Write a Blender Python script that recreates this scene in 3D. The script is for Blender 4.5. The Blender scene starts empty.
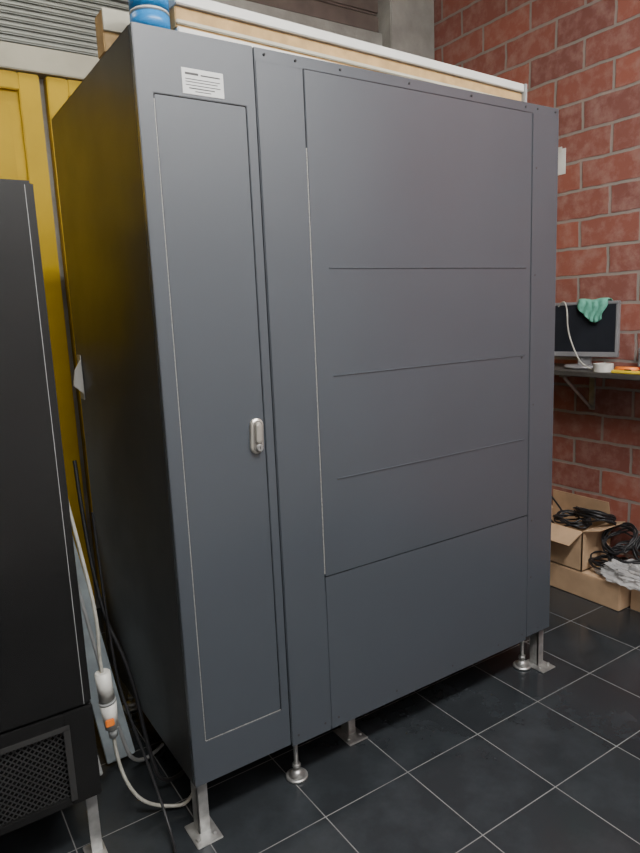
import bpy, bmesh, math, random
import numpy as np
from mathutils import Vector, Matrix, noise
random.seed(4)
S=bpy.context.scene
# ---------------- materials ----------------
def mat(name,col,rough=.5,metal=0,var=.08,scale=8,bump=0,bscale=60,spec=.5,emit=None,col2=None,alpha=1,coat=0,smudge=0):
    m=bpy.data.materials.new(name);m.use_nodes=True;nt=m.node_tree;N=nt.nodes;L=nt.links
    b=N['Principled BSDF'];b.inputs['Roughness'].default_value=rough;b.inputs['Metallic'].default_value=metal
    b.inputs['Specular IOR Level'].default_value=spec
    b.inputs['Coat Weight'].default_value=coat
    tc=N.new('ShaderNodeTexCoord');n=N.new('ShaderNodeTexNoise');n.inputs['Scale'].default_value=scale;n.inputs['Detail'].default_value=5
    L.new(tc.outputs['Object'],n.inputs['Vector'])
    r=N.new('ShaderNodeValToRGB');L.new(n.outputs['Fac'],r.inputs['Fac'])
    c2=col2 or tuple(max(0,c*(1-2*var)) for c in col)
    r.color_ramp.elements[0].position=.3;r.color_ramp.elements[1].position=.7
    r.color_ramp.elements[0].color=(*c2,1);r.color_ramp.elements[1].color=(*[min(1,c*(1+var)) for c in col],1)
    L.new(r.outputs['Color'],b.inputs['Base Color'])
    if bump:
        n2=N.new('ShaderNodeTexNoise');n2.inputs['Scale'].default_value=bscale;L.new(tc.outputs['Object'],n2.inputs['Vector'])
        bp=N.new('ShaderNodeBump');bp.inputs['Strength'].default_value=bump;bp.inputs['Distance'].default_value=.01
        L.new(n2.outputs['Fac'],bp.inputs['Height']);L.new(bp.outputs['Normal'],b.inputs['Normal'])
    if smudge:
        n4=N.new('ShaderNodeTexNoise');n4.inputs['Scale'].default_value=3.5;n4.inputs['Detail'].default_value=7;L.new(tc.outputs['Object'],n4.inputs['Vector'])
        mr=N.new('ShaderNodeMapRange');mr.inputs['From Min'].default_value=.35;mr.inputs['From Max'].default_value=.7
        mr.inputs['To Min'].default_value=rough-smudge;mr.inputs['To Max'].default_value=rough+smudge
        L.new(n4.outputs['Fac'],mr.inputs['Value']);L.new(mr.outputs[0],b.inputs['Roughness'])
    if emit:
        b.inputs['Emission Color'].default_value=(*emit[0],1);b.inputs['Emission Strength'].default_value=emit[1]
    b.inputs['Alpha'].default_value=alpha
    return m
def brickmat(name,axes,c1,c2,mortar,bw,bh,ms,off,rough=.85,offset=.5,bumpd=.012,stain=None):
    m=bpy.data.materials.new(name);m.use_nodes=True;nt=m.node_tree;N=nt.nodes;L=nt.links
    b=N['Principled BSDF'];b.inputs['Roughness'].default_value=rough
    tc=N.new('ShaderNodeTexCoord');sp=N.new('ShaderNodeSeparateXYZ');cb=N.new('ShaderNodeCombineXYZ')
    L.new(tc.outputs['Object'],sp.inputs[0])
    L.new(sp.outputs[axes[0]],cb.inputs[0]);L.new(sp.outputs[axes[1]],cb.inputs[1])
    mp=N.new('ShaderNodeMapping');mp.inputs['Location'].default_value=(off[0],off[1],0);L.new(cb.outputs[0],mp.inputs[0])
    vec=mp.outputs[0]
    if stain:
        nz=N.new('ShaderNodeTexNoise');nz.inputs['Scale'].default_value=11;nz.inputs['Detail'].default_value=3;L.new(tc.outputs['Object'],nz.inputs['Vector'])
        vm=N.new('ShaderNodeVectorMath');vm.operation='MULTIPLY_ADD';L.new(nz.outputs['Color'],vm.inputs[0]);vm.inputs[1].default_value=(.014,.014,0);L.new(mp.outputs[0],vm.inputs[2]);vec=vm.outputs[0]
    br=N.new('ShaderNodeTexBrick');br.inputs['Scale'].default_value=1;br.inputs['Brick Width'].default_value=bw;br.inputs['Row Height'].default_value=bh
    br.inputs['Mortar Size'].default_value=ms;br.inputs['Mortar Smooth'].default_value=.25 if stain else .1;br.offset=offset
    br.inputs['Color1'].default_value=(*c1,1);br.inputs['Color2'].default_value=(*c2,1);br.inputs['Mortar'].default_value=(*mortar,1)
    L.new(vec,br.inputs['Vector'])
    n3=N.new('ShaderNodeTexNoise');n3.inputs['Scale'].default_value=14 if stain else 5;n3.inputs['Detail'].default_value=9;n3.inputs['Roughness'].default_value=.65
    L.new(tc.outputs['Object'],n3.inputs['Vector'])
    rr=N.new('ShaderNodeValToRGB');L.new(n3.outputs['Fac'],rr.inputs['Fac'])
    rr.color_ramp.elements[0].position=.45;rr.color_ramp.elements[1].position=.72
    rr.color_ramp.elements[0].color=(0,0,0,1);v=.6;rr.color_ramp.elements[1].color=(v,v,v,1)
    mx=N.new('ShaderNodeMix');mx.data_type='RGBA';L.new(rr.outputs['Color'],mx.inputs['Factor']);L.new(br.outputs['Color'],mx.inputs['A'])
    mx.inputs['B'].default_value=(*(stain or tuple(c*2.0 for c in c1)),1)
    L.new(mx.outputs['Result'],b.inputs['Base Color'])
    inv=N.new('ShaderNodeMath');inv.operation='SUBTRACT';inv.inputs[0].default_value=1;L.new(br.outputs['Fac'],inv.inputs[1])
    ad=N.new('ShaderNodeMath');ad.operation='MULTIPLY_ADD';L.new(n3.outputs['Fac'],ad.inputs[0]);ad.inputs[1].default_value=.5 if stain else 0.0;L.new(inv.outputs[0],ad.inputs[2])
    bp=N.new('ShaderNodeBump');bp.inputs['Distance'].default_value=bumpd;bp.inputs['Strength'].default_value=.8
    L.new(ad.outputs[0],bp.inputs['Height']);L.new(bp.outputs['Normal'],b.inputs['Normal'])
    if not stain:
        rg=N.new('ShaderNodeMapRange');L.new(n3.outputs['Fac'],rg.inputs['Value']);rg.inputs['From Min'].default_value=.3;rg.inputs['From Max'].default_value=.8
        rg.inputs['To Min'].default_value=rough*.8;rg.inputs['To Max'].default_value=rough*1.5;L.new(rg.outputs[0],b.inputs['Roughness'])
    return m
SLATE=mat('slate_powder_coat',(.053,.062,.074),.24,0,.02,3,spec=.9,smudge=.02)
SLATE_SHADE=mat('slate_side_shaded',(.027,.028,.027),.38,0,.12,4,bump=.03,bscale=900,smudge=.05)  # same slate coat, darkened: shade of the cabinet sides put into the colour
GAP=mat('gap_dark',(.012,.012,.013),.9)
STEEL=mat('galvanised_steel',(.46,.46,.45),.42,.8,.15,30)
BARE=mat('bare_edge',(.34,.34,.32),.5,.2,.3,260,col2=(.10,.10,.10))
BLACK=mat('black_gloss',(.010,.010,.010),.20,0,.1,5,smudge=.06)
BLK2=mat('black_matte',(.02,.02,.02),.7)
WHITE=mat('white_plastic',(.58,.57,.53),.45,0,.08,20)
LABEL=mat('label_silver',(.50,.51,.50),.4,.2,.04)
INK=mat('ink',(.06,.06,.06),.7)
YEL=mat('yellow_paint',(.56,.365,.0005),.5,0,.08,3,bump=.05,bscale=30,spec=.25)
CONC=mat('concrete',(.34,.33,.30),.9,0,.15,6,bump=.4,bscale=40)
CREAM=mat('cream_panel',(.46,.44,.35),.7,0,.05)
TAN=mat('tan_foam',(.46,.30,.13),.8,0,.12,25)
PANW=mat('panel_white',(.62,.62,.58),.4,0,.03)
GREY=mat('grey_trim',(.30,.31,.31),.5,0,.05)
RIB=mat('ribbed_metal',(.26,.27,.24),.45,.3,.08)
BROWN=mat('brown_shutter',(.15,.115,.10),.7,0,.15)
CARD=mat('cardboard',(.45,.30,.18),.85,0,.08,12)
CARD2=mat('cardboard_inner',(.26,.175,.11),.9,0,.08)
BLUE=mat('blue_tape',(.02,.22,.55),.35,0,.1)
WALLW=mat('plaster',(.74,.74,.74),.9,0,.03)
CEIL=mat('ceiling_plaster',(.5,.49,.47),.9,0,.05)
GREEN=mat('green_cloth',(.12,.38,.28),.95,0,.15,30,bump=.3,bscale=200)
SCREEN=mat('lcd_screen',(.02,.022,.028),.2)
SILV=mat('silver_plastic',(.28,.28,.29),.4,.3)
DESK=mat('desk_dark',(.06,.055,.05),.5)
ORANGE=mat('orange_plastic',(.85,.22,.03),.4)
RED=mat('red_plastic',(.6,.03,.02),.4)
YP=mat('yellow_plastic',(.85,.62,.04),.4)
CAB=mat('cable_white',(.42,.41,.36),.5,var=.15,scale=30)
CABB=mat('cable_black',(.015,.015,.017),.45)
PLANK=mat('painted_plank',(.30,.35,.38),.7,0,.18,10)
BAG=mat('plastic_bag',(.6,.6,.6),.22,0,.08,alpha=.55)
PAPER=mat('paper',(.70,.70,.67),.8)
HND=mat('handle_metal',(.46,.44,.39),.32,.6,.06)
HND2=mat('handle_recess',(.20,.19,.175),.4,.5,.06)
BRICK=brickmat('brick_red',('Y','Z'),(.300,.094,.064),(.19,.068,.056),(.25,.222,.20),.31,.135,.008,(.08,.09),.75,stain=(.38,.235,.205))
TILE=brickmat('floor_tile_black',('X','Y'),(.020,.023,.026),(.024,.027,.030),(.21,.21,.205),.3057,.3057,.0016,(-.3261,.1273),.15,offset=0,bumpd=.0012)
# ---------------- geometry helpers ----------------
def link(o,parent=None):
    S.collection.objects.link(o)
    if parent: o.parent=parent
    return o
def empty(name,loc=(0,0,0)):
    e=bpy.data.objects.new(name,None);e.empty_display_size=.1;S.collection.objects.link(e);return e
def box(name,lo,hi,m,parent=None,bev=.0015,rot=None):
    bm=bmesh.new();c=[(a+b)/2 for a,b in zip(lo,hi)];s=[abs(b-a) for a,b in zip(lo,hi)]
    bmesh.ops.create_cube(bm,size=1,matrix=Matrix.Diagonal((*s,1)))
    if bev: bmesh.ops.bevel(bm,geom=bm.edges[:],offset=min(bev,min(s)*.4),segments=2,affect='EDGES')
    me=bpy.data.meshes.new(name);bm.to_mesh(me);bm.free();me.materials.append(m)
    o=bpy.data.objects.new(name,me)
    o.location=c
    if rot: o.rotation_euler=rot
    return link(o,parent)
def cyl(name,p0,p1,r,m,parent=None,r2=None,seg=32,bev=.0):
    p0=Vector(p0);p1=Vector(p1);d=p1-p0
    bm=bmesh.new();bmesh.ops.create_cone(bm,cap_ends=True,segments=seg,radius1=r,radius2=r if r2 is None else r2,depth=d.length)
    if bev: bmesh.ops.bevel(bm,geom=[e for e in bm.edges if len(e.link_faces)==2 and any(len(f.verts)>4 for f in e.link_faces)],offset=bev,segments=2,affect='EDGES')
    for f in bm.faces: f.smooth=len(f.verts)<=4
    me=bpy.data.meshes.new(name);bm.to_mesh(me);bm.free();me.materials.append(m)
    o=bpy.data.objects.new(name,me);o.location=(p0+p1)/2
    o.rotation_euler=d.to_track_quat('Z','Y').to_euler()
    return link(o,parent)
def tube(name,pts,r,m,parent=None,cyc=False):
    cu=bpy.data.curves.new(name,'CURVE');cu.dimensions='3D';cu.bevel_depth=r;cu.bevel_resolution=3;cu.use_fill_caps=True
    sp=cu.splines.new('NURBS');sp.points.add(len(pts)-1)
    for p,q in zip(sp.points,pts): p.co=(*q,1)
    sp.order_u=3;sp.use_endpoint_u=True;sp.use_cyclic_u=cyc;sp.resolution_u=6
    cu.materials.append(m)
    return link(bpy.data.objects.new(name,cu),parent)
def prism(name,pts,axis,a,b,m,parent=None,bev=0):
    bm=bmesh.new()
    def P(p,t):
        l=list(p);l.insert(axis,t);return l
    v0=[bm.verts.new(P(p,a)) for p in pts];v1=[bm.verts.new(P(p,b)) for p in pts];n=len(pts)
    bm.faces.new(v0);bm.faces.new(v1[::-1])
    for i in range(n): bm.faces.new((v0[i],v1[i],v1[(i+1)%n],v0[(i+1)%n]))
    bmesh.ops.recalc_face_normals(bm,faces=bm.faces[:])
    if bev: bmesh.ops.bevel(bm,geom=bm.edges[:],offset=bev,segments=2,affect='EDGES')
    me=bpy.data.meshes.new(name);bm.to_mesh(me);bm.free();me.materials.append(m)
    return link(bpy.data.objects.new(name,me),parent)
def frame(name,o,h,y0,y1,m,parent=None,bev=.0015):
    bm=bmesh.new()
    def ring(r,y): return [bm.verts.new((x,y,z)) for x,z in ((r[0],r[2]),(r[1],r[2]),(r[1],r[3]),(r[0],r[3]))]
    A=ring(o,y0);B=ring(h,y0);C=ring(o,y1);Dd=ring(h,y1)
    for i in range(4):
        j=(i+1)%4
        bm.faces.new((A[i],A[j],B[j],B[i]));bm.faces.new((C[i],C[j],Dd[j],Dd[i]))
        bm.faces.new((A[i],A[j],C[j],C[i]));bm.faces.new((B[i],B[j],Dd[j],Dd[i]))
    bmesh.ops.recalc_face_normals(bm,faces=bm.faces[:])
    es=[e for e in bm.edges if abs(e.calc_face_angle(0))>.5]
    bmesh.ops.bevel(bm,geom=es,offset=bev,segments=2,affect='EDGES')
    me=bpy.data.meshes.new(name);bm.to_mesh(me);bm.free();me.materials.append(m)
    return link(bpy.data.objects.new(name,me),parent)
# ---------------- room shell ----------------
XW=2.35;YB=1.62;XL=-2.6;YF=-2.15;ZC=3.45
box('floor',(XL-.1,YF-.1,-.1),(XW+.1,YB+.1,0),TILE,bev=0)
fo=bpy.data.objects['floor'];fo.data.transform(Matrix.Translation(fo.location));fo.location=(0,0,0)
w=box('wall_right',(XW,YF-.1,0),(XW+.15,YB+.15,ZC),BRICK,bev=0);w.data.transform(Matrix.Translation(w.location));w.location=(0,0,0)
box('wall_back',(XL,YB+.06,0),(XW,YB+.2,ZC),CONC,bev=0)
box('wall_front',(XL,YF-.15,0),(XW,YF,ZC),WALLW,bev=0)
box('wall_left',(XL-.15,YF-.15,0),(XL,YB+.2,ZC),WALLW,bev=0)
box('ceiling',(XL-.15,YF-.15,ZC),(XW+.15,YB+.2,ZC+.12),CEIL,bev=0)
def yellow_door(name,x0,x1):
    e=empty(name);zt=2.445;st=.085
    box('leaf',(x0,YB+.02,.02),(x1,YB+.058,zt),YEL,e)
    box('stile_a',(x0,YB-.005,.02),(x0+st,YB+.02,zt),YEL,e,.004)
    box('stile_b',(x1-st,YB-.005,.02),(x1,YB+.02,zt),YEL,e,.004)
    for i,z in enumerate((.02,1.15,zt-.07)): box('rail_%d'%i,(x0+st,YB-.005,z),(x1-st,YB+.02,z+.07),YEL,e,.004)
    for i,z in enumerate((.14,1.27)):
        box('raised_panel_%d'%i,(x0+st+.04,YB+.008,z),(x1-st-.04,YB+.022,z+ (.94 if i==0 else 1.05)),YEL,e,.006)
    return e
yellow_door('door_1',-.82,.155);yellow_door('door_2',.185,1.12);yellow_door('door_3',-1.82,-.85);yellow_door('door_4',1.15,2.02)
box('trim_1',(XL,YB-.02,2.45),(2.05,YB+.06,2.55),CREAM,bev=.004)
rb=empty('ribbed_shutter_housing')
box('backing',(XL,YB-.005,2.551),(.95,YB+.058,2.80),RIB,rb)
for i in range(9): box('rib_%d'%i,(XL,YB-.022,2.556+i*.027),(.95,YB-.006,2.556+i*.027+.016),RIB,rb,.006)
box('trim_2',(.951,YB-.02,2.551),(2.05,YB+.058,2.93),CONC,bev=.004)
box('trim_4',(XL,YB-.03,2.80),(.95,YB+.058,2.93),GREY,bev=.004)
bs=empty('roller_shutter')
for i in range(5): box('slat_%d'%i,(XL+.01,YB+.01,2.935+i*.1),(2.05,YB+.05,2.935+i*.1+.096),BROWN,bs,.01)
box('trim_3',(2.02,YB-.10,0),(XW-.002,YB+.058,ZC-.002),CONC,bev=.006)
# ---------------- main cabinet ----------------
W=1.47;D=.81;Z0=.165;H=2.05
c=empty('vending_cabinet')
box('body',(.002,.022,Z0+.004),(W-.002,D,H-.002),GAP,c,.002)
box('side_panel_left',(0,.0205,Z0),(.004,D+.002,H),SLATE_SHADE,c,.001)
box('side_panel_right',(W-.004,.0205,Z0),(W,D+.002,H),SLATE_SHADE,c,.001)
box('top_panel',(0,.0205,H-.003),(W,D+.002,H+.001),SLATE,c,.001)
box('back_panel',(0,D,Z0),(W,D+.004,H),SLATE,c,.001)
F=.020
def fp(name,x0,x1,z0,z1,y=0,m=SLATE,bev=.0016): return box(name,(x0,y,z0),(x1,y+F,z1),m,c,bev)
dx0,dx1,dz0,dz1=.040,.271,.289,1.908;g=.0020
frame('door_frame',(0,.2985,Z0,H),(dx0-g,dx1+g,dz0-g,dz1+g),0,F,SLATE,c)
fp('narrow_door',dx0,dx1,dz0,dz1,.001)
box('narrow_door_hinge_edge',(dx0-g-.0002,.0006,dz0),(dx0-.0002,.008,dz1-.01),BARE,c,0)
box('narrow_door_bottom_edge',(dx0,.0008,dz0-g),(dx1,.008,dz0-.0003),BARE,c,0)
frame('front_frame',(.3020,W,Z0,H),(.442,1.333,.60,2.021),.0012,F,SLATE,c,.0012)
fp('filler_strip',.3035,.4410,Z0-.01,2.020,-.0004)
fp('main_door',.4445,1.332,.646,2.020,.0005)
fp('lower_panel',.4425,1.332,Z0-.01,.643,-.0004)
fp('right_column',1.3345,1.4695,Z0,2.020,-.0004)
box('main_door_hinge_edge',(.4412,.0002,.655),(.4440,.008,1.829),BARE,c,0)
for i,z in enumerate((1.524,1.229,.931)):
    prism('pressed_line_%d'%i,[(-.0018,z-.0008),(-.0018,z+.0008),(.002,z+.0030),(.002,z-.0030)],0,.500,1.308,SLATE,c)
def screw(x,z,y=0,r=.0032):
    cyl('screw',(x,y-.0014,z),(x,y+.003,z),r,GAP,c,seg=12)
for x in (.33,.42,.56,.80,1.05,1.30,1.36,1.45): screw(x,2.036)
for x in (.325,.42,.47,.70,.95,1.18,1.31,1.40): screw(x,.185)
for z in (.40,.62,1.05,1.5,1.85): screw(1.355,z)
screw(1.292,1.222,0,.004)
box('label_plate',(.109,-.0012,1.918),(.214,.0003,1.974),LABEL,c,.0005)
for i,(z,x0,x1,h) in enumerate([(1.960,.117,.150,.005),(1.960,.156,.205,.003),(1.950,.117,.205,.0018),(1.944,.117,.198,.0018),(1.937,.117,.205,.0018),(1.930,.125,.19,.0025),(1.924,.14,.18,.0018)]):
    box('label_print_%d'%i,(x0,-.0016,z),(x1,-.0011,z+h),INK,c,0)
def oval(name,cx,cz,w,h,y0,y1,m,tilt=0,seg=40):
    bm=bmesh.new();rings=[]
    for t,k in ((0,1),(.6,1),(.9,.9),(1,.76)):
        ring=[]
        for i in range(seg):
            a=2*math.pi*i/seg;x=math.cos(a)*w/2*k;z=(math.sin(a)*w/2+(h-w)/2*(1 if math.sin(a)>=0 else -1))*k
            x,z=x*math.cos(tilt)-z*math.sin(tilt),x*math.sin(tilt)+z*math.cos(tilt)
            ring.append(bm.verts.new((cx+x,y0+(y1-y0)*t,cz+z)))
        rings.append(ring)
    for a,b in zip(rings,rings[1:]):
        for i in range(seg): bm.faces.new((a[i],a[(i+1)%seg],b[(i+1)%seg],b[i]))
    bm.faces.new(rings[-1]);bm.faces.new(rings[0][::-1])
    bmesh.ops.recalc_face_normals(bm,faces=bm.faces[:])
    me=bpy.data.meshes.new(name);bm.to_mesh(me);bm.free();me.materials.append(m);return link(bpy.data.objects.new(name,me),c)
oval('handle_base',.245,1.093,.037,.094,.001,-.010,HND,-.05)
oval('handle_recess',.245,1.093,.027,.082,-.0095,-.0112,HND2,-.05)
oval('handle_lever',.245,1.103,.017,.056,-.0105,-.020,HND,-.05)
cyl('handle_lock',(.246,-.010,1.063),(.246,-.0185,1.063),.0095,STEEL,c,bev=.001)
box('handle_keyslot',(.2452,-.0192,1.059),(.2468,-.018,1.067),GAP,c,0)
box('side_latch_plate',(-.004,.750,1.15),(.0005,.790,1.30),STEEL,c,.001)
prism('side_latch_tongue',[(-.004,1.17),(-.034,1.20),(-.026,1.25),(-.004,1.285)],1,.742,.752,WHITE,c,.001)
def bracket(x,y,n):
    box('leg_%d_upright'%n,(x-.016,y,.004),(x+.016,y+.006,Z0+.02),STEEL,c,.001)
    box('leg_%d_flange'%n,(x-.016,y,.004),(x-.011,y+.04,Z0+.005),STEEL,c,.001)
    box('leg_%d_base'%n,(x-.040,y-.045,0),(x+.035,y+.055,.005),STEEL,c,.002)
    for a in (-.028,.02): cyl('leg_%d_bolt'%n,(x+a,y-.02,.005),(x+a,y-.02,.014),.006,STEEL,c,seg=6)
bracket(.024,.021,1);bracket(1.447,.021,2);bracket(.60,.12,5)
def foot(x,y,n):
    cyl('foot_%d_disc'%n,(x,y,0),(x,y,.010),.034,STEEL,c,bev=.002)
    cyl('foot_%d_dome'%n,(x,y,.010),(x,y,.028),.026,STEEL,c,r2=.010)
    cyl('foot_%d_rod'%n,(x,y,.02),(x,y,Z0+.01),.007,STEEL,c)
    cyl('foot_%d_nut'%n,(x,y,.036),(x,y,.048),.013,STEEL,c,seg=6)
foot(.346,.06,1);foot(1.385,.06,2);foot(.05,.74,3);foot(1.40,.74,4)
# ---------------- things on top ----------------
p=empty('insulated_panel')
def slab(name,z0,z1,y0,y1,m,xa=.118,xb=1.400):
    k=.075/1.4
    prism(name,[(xa,y0+k*xa),(xb,y0+k*xb),(xb,y1+k*xb),(xa,y1+k*xa)],2,z0,z1,m,p,.002)
slab('lower_skin',2.052,2.070,.016,.11,PANW)
slab('core',2.071,2.118,.026,.108,TAN)
slab('edge_strip',2.078,2.088,.020,.026,CREAM)
slab('upper_skin',2.119,2.144,.016,.11,PANW)
slab('end_cap',2.0515,2.1455,.012,.112,GREY,1.4005,1.413)
wb=empty('wooden_batten');box('batten',(.0,.20,2.052),(1.1,.26,2.15),TAN,wb,.003);box('batten_facing',(.0,.192,2.10),(1.1,.1995,2.15),CREAM,wb,.001)
t=empty('blue_tape_roll')
for i,(a,b,m) in enumerate([(0,.038,BLUE),(.039,.046,WHITE),(.047,.085,BLUE),(.086,.092,WHITE),(.093,.13,BLUE)]):
    cyl('layer_%d'%i,(.066,.058,2.053+a),(.066,.058,2.053+b),.045,m,t,seg=48,bev=.002)
# ---------------- black machine ----------------
k=empty('black_vending_machine')
bx0,bx1,by0,by1,bz0,bz1=-.90,-.218,.10,.85,.19,1.722
box('body',(bx0,by0+.02,bz0),(bx1,by1,bz1-.01),BLACK,k,.006)
box('front_door',(bx0,by0,.45),(bx1,by0+.019,bz1),BLACK,k,.007)
box('edge_trim',(bx1-.020,by0-.001,.455),(bx1-.0185,by0+.002,bz1-.01),GREY,k,.0005)
vx0,vx1,vz0,vz1=-.84,-.290,.215,.405
box('kick_left',(bx0,by0,bz0),(vx0,by0+.019,.447),BLACK,k,.003)
box('kick_right',(vx1,by0,bz0),(bx1,by0+.019,.447),BLACK,k,.003)
box('kick_top',(vx0,by0,vz1),(vx1,by0+.019,.447),BLACK,k,.003)
box('kick_bottom',(vx0,by0,bz0),(vx1,by0+.019,vz0),BLACK,k,.003)
box('grille_frame',(vx0-.012,by0-.004,vz1-.004),(vx1+.012,by0,vz1+.010),BLK2,k,.001)
box('grille_frame_b',(vx1-.004,by0-.004,vz0-.01),(vx1+.012,by0,vz1),BLK2,k,.001)
GR=mat('grille_metal',(.04,.04,.04),.4,.4)
bm=bmesh.new();st=.016
def strip(p,q,wd):
    d=(Vector(q)-Vector(p));n=Vector((-d.z,0,d.x)).normalized()*wd/2
    vs=[bm.verts.new(v) for v in (Vector(p)-n,Vector(q)-n,Vector(q)+n,Vector(p)+n)];bm.faces.new(vs)
hgt=vz1-vz0;x=vx0-hgt
while x<vx1:
    for sgn in (1,-1):
        xa,xb=(x,x+hgt) if sgn==1 else (x+hgt,x)
        def at(t): return xa+(xb-xa)*t
        ta=(vx0-xa)/(xb-xa);tb=(vx1-xa)/(xb-xa);lo=max(0,min(ta,tb));hi=min(1,max(ta,tb))
        yy=by0+.006+(.001 if sgn>0 else 0)
        if hi>lo: strip((at(lo),yy,vz0+hgt*lo),(at(hi),yy,vz0+hgt*hi),.004)
    x+=st
me=bpy.data.meshes.new('grille');bm.to_mesh(me);bm.free();me.materials.append(GR);link(bpy.data.objects.new('grille_mesh',me),k)
for i,(x,y) in enumerate([(bx1-.022,by0+.03),(bx0+.03,by0+.03),(bx1-.03,by1-.05),(bx0+.03,by1-.05)]):
    box('leg_%d_upright'%i,(x-.014,y,.004),(x+.014,y+.005,bz0+.002),STEEL,k,.001)
    box('leg_%d_base'%i,(x-.03,y-.035,0),(x+.022,y+.04,.006),STEEL,k,.002)
# ---------------- gap clutter ----------------
e=empty('power_cable_with_connector')
tube('cable_upper',[(-.205,.5,1.45),(-.20,.42,1.25),(-.19,.32,1.0),(-.175,.24,.80),(-.160,.20,.62),(-.168,.20,.50),(-.162,.2,.46)],.005,CAB,e)
cyl('connector_body',(-.163,.2,.47),(-.158,.2,.385),.021,WHITE,e,bev=.003)
cyl('connector_ring',(-.158,.2,.384),(-.157,.2,.378),.0235,GREY,e)
cyl('connector_socket',(-.157,.2,.377),(-.153,.2,.30),.023,WHITE,e,r2=.018)
box('connector_flap',(-.174,.174,.318),(-.150,.180,.340),ORANGE,e,.003)
cyl('connector_gland',(-.153,.2,.30),(-.151,.2,.272),.012,GREY,e)
tube('cable_lower',[(-.151,.2,.275),(-.150,.2,.22),(-.135,.19,.13),(-.10,.18,.055),(-.04,.16,.02),(.04,.13,.012),(.14,.3,.010)],.005,CAB,e)
tube('cable_black',[(-.13,.26,.9),(-.125,.24,.45),(-.10,.2,.3),(-.07,.16,.15),(-.055,.08,.02),(-.08,-.05,.007),(-.13,-.1,.007)],.004,CABB,e)
tube('cable_grey',[(-.19,.6,1.2),(-.17,.5,.8),(-.13,.42,.45),(-.10,.36,.2),(-.06,.36,.012),(.06,.45,.01)],.006,GREY,e)
tube('cable_black_b',[(-.11,.5,1.0),(-.12,.4,.6),(-.06,.3,.4),(-.045,.25,.15),(-.02,.22,.02),(.1,.3,.008)],.006,CABB,e)
def leanplank(name,p0,p1,w,th,m,roll=0):
    e=empty(name);p0=Vector(p0);p1=Vector(p1);L=(p1-p0).length
    o=box('board',(-w/2,-th/2,0),(w/2,th/2,L),m,e,.002)
    o.data.transform(Matrix.Translation((0,0,L/2)));o.location=p0
    o.rotation_mode='QUATERNION';o.rotation_quaternion=(p1-p0).to_track_quat('Z','Y')
    o2=box('edge_batten',(-w/2-.001,-th/2-.008,.02),(-w/2+.012,-th/2-.001,L-.02),WHITE,e,.001)
    o2.data.transform(Matrix.Translation((o2.location)));o2.location=p0;o2.rotation_mode='QUATERNION';o2.rotation_quaternion=o.rotation_quaternion
    return e
leanplank('leaning_board',(-.075,.46,.012),(-.115,1.50,1.30),.09,.018,PLANK)
leanplank('leaning_board',(-.17,.42,.012),(-.20,1.50,1.05),.05,.015,GREY)
# ---------------- desk & monitor ----------------
ZD=1.092;XD=2.05
d=empty('wall_workbench')
box('top',(XD,-.30,ZD-.024),(XW-.001,1.2,ZD),DESK,d,.003)
for i,y in enumerate((-.25,.42,1.0)):
    box('bracket_wall_%d'%i,(XW-.012,y,ZD-.22),(XW-.001,y+.03,ZD-.025),STEEL,d)
    box('bracket_arm_%d'%i,(XD+.05,y,ZD-.038),(XW-.012,y+.03,ZD-.025),STEEL,d)
    tube('bracket_stay_%d'%i,[(XD+.07,y+.015,ZD-.04),(XW-.014,y+.015,ZD-.21)],.008,STEEL,d)
mo=empty('lcd_monitor')
mw,mh=.32,.255
def mbox(n,lo,hi,m,b=.003): return box(n,lo,hi,m,mo,b)
mbox('bezel_top',(-.012,-mw/2,mh-.014),(.012,mw/2,mh),SILV);mbox('bezel_bottom',(-.012,-mw/2,0),(.012,mw/2,.024),SILV)
mbox('bezel_a',(-.012,-mw/2,.024),(.012,-mw/2+.014,mh-.014),SILV);mbox('bezel_b',(-.012,mw/2-.014,.024),(.012,mw/2,mh-.014),SILV)
mbox('screen',(-.008,-mw/2+.013,.023),(.010,mw/2-.013,mh-.013),SCREEN,0);mbox('back_shell',(.012,-mw/2+.03,.03),(.04,mw/2-.03,mh-.03),BLK2,.012)
mbox('stand_neck',(.005,-.03,-.04),(.03,.03,.09),SILV)
cyl('stand_base',(0,0,-.052),(0,0,-.038),.085,SILV,mo,bev=.003)
mo.location=(2.20,.390,ZD+.053);mo.rotation_euler=(0,0,math.radians(12))
cl=bpy.data.meshes.new('cloth');bm=bmesh.new();nx,ny=20,30;gv=[]
for i in range(nx+1):
    row=[]
    for j in range(ny+1):
        u=i/nx;hang=.085+.045*math.sin(u*2.6+.4)-.03*u
        s=-hang+(j/ny)*(hang+.09)
        y=-.045+(u-.5)*(.15-.055*abs(s)/.1)+.006*math.sin(j*.5)
        wob=.009*math.sin(u*13+s*18)*min(1,abs(s)/.04)
        if s<-.017: x,z=-.019-abs(wob)-.002,mh+.006+(s+.017)
        elif s>.017: x,z=.019+abs(wob)+.035*min(1,(s-.017)/.03),mh+.006-(s-.017)
        else: x,z=s*1.1,mh+.008+.004*math.sin(u*9)
        row.append(bm.verts.new((x,y,z)))
    gv.append(row)
for i in range(nx):
    for j in range(ny): bm.faces.new((gv[i][j],gv[i+1][j],gv[i+1][j+1],gv[i][j+1])).smooth=True
bm.to_mesh(cl);bm.free();cl.materials.append(GREEN)
ce=bpy.data.objects.new('green_cleaning_cloth',cl);S.collection.objects.link(ce);ce.location=mo.location;ce.rotation_euler=mo.rotation_euler
sm=ce.modifiers.new('s','SOLIDIFY');sm.thickness=.003
tube('white_hanging_cable',[(2.155,.50,ZD+.29),(2.15,.47,ZD+.325),(2.14,.44,ZD+.28),(2.13,.43,ZD+.18),(2.12,.38,ZD+.08),(2.11,.33,ZD+.02),(2.10,.27,ZD+.006)],.0032,CAB)
tp=empty('adhesive_tape_roll')
bm=bmesh.new()
me=bpy.data.meshes.new('ring')
seg=32
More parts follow.
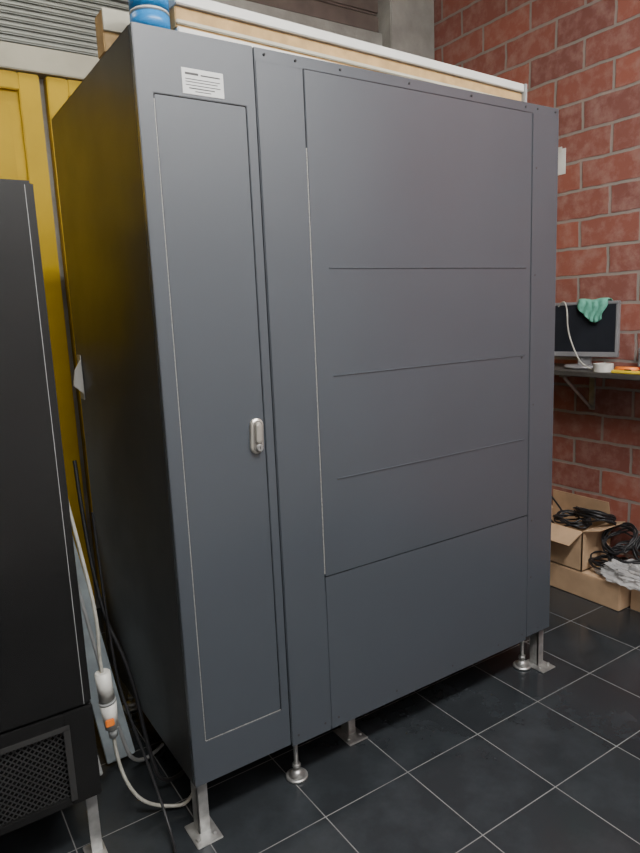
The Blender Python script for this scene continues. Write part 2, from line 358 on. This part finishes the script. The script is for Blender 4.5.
R1,R2=.042,.026;r=[[bm.verts.new((math.cos(a)*R,math.sin(a)*R,z)) for a in [2*math.pi*i/seg for i in range(seg)]] for R,z in ((R1,0),(R1,.035),(R2,.035),(R2,0))]
for a in range(4):
    for i in range(seg): bm.faces.new((r[a][i],r[a][(i+1)%seg],r[(a+1)%4][(i+1)%seg],r[(a+1)%4][i]))
bmesh.ops.recalc_face_normals(bm,faces=bm.faces[:]);bm.to_mesh(me);bm.free();me.materials.append(WHITE);o=link(bpy.data.objects.new('ring',me),tp);tp.location=(2.10,.22,ZD+.001)
dx=.075
tl=empty('screwdriver')
cyl('grip',(2.02+dx,.16,ZD+.014),(2.03+dx,.06,ZD+.014),.013,ORANGE,tl,bev=.004);cyl('shaft',(2.03+dx,.06,ZD+.014),(2.04+dx,-.04,ZD+.014),.003,STEEL,tl)
tl=empty('screwdriver')
cyl('grip',(2.06+dx,.08,ZD+.013),(2.05+dx,0,ZD+.013),.012,RED,tl,bev=.004);cyl('shaft',(2.05+dx,0,ZD+.013),(2.04+dx,-.09,ZD+.013),.003,STEEL,tl)
tl=empty('utility_knife')
box('body',(1.985+dx,.02,ZD),(2.003+dx,.16,ZD+.014),YP,tl,.004,);box('slider',(1.989+dx,.07,ZD+.014),(1.999+dx,.10,ZD+.019),BLK2,tl);box('blade',(1.991+dx,-.01,ZD+.005),(1.998+dx,.02,ZD+.0065),STEEL,tl,0)
pr=empty('receipt_printer')
box('housing',(2.19,-.02,ZD+.001),(2.32,.12,ZD+.11),SILV,pr,.01);box('lid',(2.185,-.01,ZD+.111),(2.30,.11,ZD+.135),GREY,pr,.008);box('slot',(2.183,0,ZD+.08),(2.189,.10,ZD+.09),BLK2,pr,0)
sb=empty('spray_can');cyl('can',(2.29,.15,ZD+.001),(2.29,.15,ZD+.09),.020,BLUE,sb,bev=.003);cyl('cap',(2.29,.15,ZD+.091),(2.29,.15,ZD+.115),.015,WHITE,sb,bev=.003)
lp=empty('paper_notice');box('sheet',(XW-.004,.62,2.02),(XW-.001,.71,2.14),PAPER,lp,.0005);box('tape_strip',(XW-.0055,.64,2.125),(XW-.0042,.68,2.15),WHITE,lp,0)
# ---------------- boxes on floor ----------------
fb=empty('flat_cardboard_box')
box('carton',(2.095,.10,.001),(2.335,.66,.125),CARD,fb,.003);box('tape',(2.19,.099,.1245),(2.24,.661,.1262),TAN,fb,0)
ob=empty('open_cardboard_box');z=.1275;h=.20
x0,x1,y0,y1=2.10,2.33,.30,.64;tk=.005
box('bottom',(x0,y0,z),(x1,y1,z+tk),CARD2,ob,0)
box('side_a',(x0,y0,z),(x0+tk,y1,z+h),CARD,ob,0);box('side_b',(x1-tk,y0,z),(x1,y1,z+h),CARD,ob,0)
box('side_c',(x0,y0,z),(x1,y0+tk,z+h),CARD,ob,0);box('side_d',(x0,y1-tk,z),(x1,y1,z+h),CARD,ob,0)
def flap(n,pts): 
    bm=bmesh.new();bm.faces.new([bm.verts.new(q) for q in pts]);me=bpy.data.meshes.new(n);bm.to_mesh(me);bm.free();me.materials.append(CARD)
    o=link(bpy.data.objects.new(n,me),ob);s=o.modifiers.new('s','SOLIDIFY');s.thickness=.004
zt=z+h
flap('flap_a',[(x0,y0,zt),(x0,y1,zt),(x0-.09,y1-.01,zt-.05),(x0-.09,y0+.01,zt-.05)])
flap('flap_b',[(x1,y0,zt),(x1,y1,zt),(x1-.01,y1-.01,zt+.10),(x1-.01,y0+.01,zt+.10)])
flap('flap_c',[(x0,y0,zt),(x1,y0,zt),(x1-.01,y0-.08,zt+.02),(x0+.01,y0-.08,zt+.02)])
flap('flap_d',[(x0,y1,zt),(x1,y1,zt),(x1-.01,y1+.06,zt+.07),(x0+.01,y1+.06,zt+.07)])
cc=empty('black_cable_coils')
def coil(n,cx,cy,cz,R,turns,ph=0,tilt=0,r=.0045):
    pts=[]
    for i in range(turns*10):
        a=i*2*math.pi/10+ph;rr=R*(1+.14*random.uniform(-1,1))
        pts.append((cx+math.cos(a)*rr*.8,cy+math.sin(a)*rr,cz+.02*random.uniform(-1,1)+.004*i/10+tilt*math.cos(a)*rr))
    tube(n,pts,r,CABB,cc)
coil('coil_1',2.19,.22,.17,.085,6);coil('coil_2',2.22,.14,.21,.085,8,1,.35);coil('coil_3',2.22,.32,.36,.095,8,2,-.2);coil('coil_4',2.19,.42,.33,.09,7,3)
coil('coil_5',2.26,.05,.27,.08,7,1,.5);coil('coil_6',2.24,.20,.27,.075,7,4,.6);coil('coil_7',2.25,-.08,.20,.07,6,2,.3)
tube('loose_cable',[(2.24,.5,.33),(2.2,.55,.44),(2.16,.60,.46),(2.12,.58,.40),(2.16,.5,.30)],.005,CABB,cc)
bm=bmesh.new();bmesh.ops.create_icosphere(bm,subdivisions=5,radius=1)
for v in bm.verts:
    n=noise.noise(v.co*2.3)*.35+noise.noise(v.co*6)*.2+noise.noise(v.co*14)*.07
    v.co*=1+n
    v.co=Vector((v.co.x*.08,v.co.y*.18,max(v.co.z,-.5)*.06))
me=bpy.data.meshes.new('plastic_bag');bm.to_mesh(me);bm.free();me.materials.append(BAG)
o=bpy.data.objects.new('crumpled_plastic_bag',me);S.collection.objects.link(o);o.location=(2.165,.05,.160)
rbx=empty('small_cardboard_box');box('carton',(2.16,-.24,.001),(2.335,.085,.105),CARD,rbx,.003)
# ---------------- ceiling lights ----------------
def fixture(name,x,y,L,power,col=(1,.985,.96),wd=.12,zf=ZC-.001):
    e=empty(name)
    box('tray',(x-L/2,y-wd/2,zf-.05),(x+L/2,y+wd/2,zf),WHITE,e,.004)
    EM=mat(name+'_tube',(1,1,1),emit=(col,6))
    cyl('tube',(x-L/2+.03,y,zf-.075),(x+L/2-.03,y,zf-.075),.014,EM,e)
    l=bpy.data.lights.new('lamp','AREA');l.shape='RECTANGLE';l.size=L;l.size_y=wd+.1;l.energy=power;l.color=col
    o=link(bpy.data.objects.new('lamp',l),e);o.location=(x,y,zf-.10);return e
fixture('added_brick_fill',.1,-1.75,1.5,112)
fixture('added_brick_fill',1.35,-1.5,.9,66)  # added light out of view, brightens the brick wall around the workbench
fixture('added_brick_fill',-.1,1.15,1.3,13,(1,.95,.82))
wd=bpy.data.worlds.new('w');S.world=wd;wd.use_nodes=True;wd.node_tree.nodes['Background'].inputs[0].default_value=(.8,.85,.9,1);wd.node_tree.nodes['Background'].inputs[1].default_value=.3
# ---------------- camera ----------------
q=[-0.5428,-1.5173,1.4096,0.578,0.1739,-0.0431,656.4323]
a,pp,rr=q[3:6]
f=np.array([np.sin(a)*np.cos(pp),np.cos(a)*np.cos(pp),-np.sin(pp)]);R=np.array([np.cos(a),-np.sin(a),0]);U=np.cross(R,f)
R2=np.cos(rr)*R+np.sin(rr)*U;U2=-np.sin(rr)*R+np.cos(rr)*U
cam=bpy.data.cameras.new('camera');co=bpy.data.objects.new('camera',cam);S.collection.objects.link(co)
M=Matrix(((R2[0],U2[0],-f[0],q[0]),(R2[1],U2[1],-f[1],q[1]),(R2[2],U2[2],-f[2],q[2]),(0,0,0,1)))
co.matrix_world=M;cam.sensor_fit='HORIZONTAL';cam.sensor_width=36;cam.lens=q[6]/640*36;cam.clip_start=.02
S.camera=co
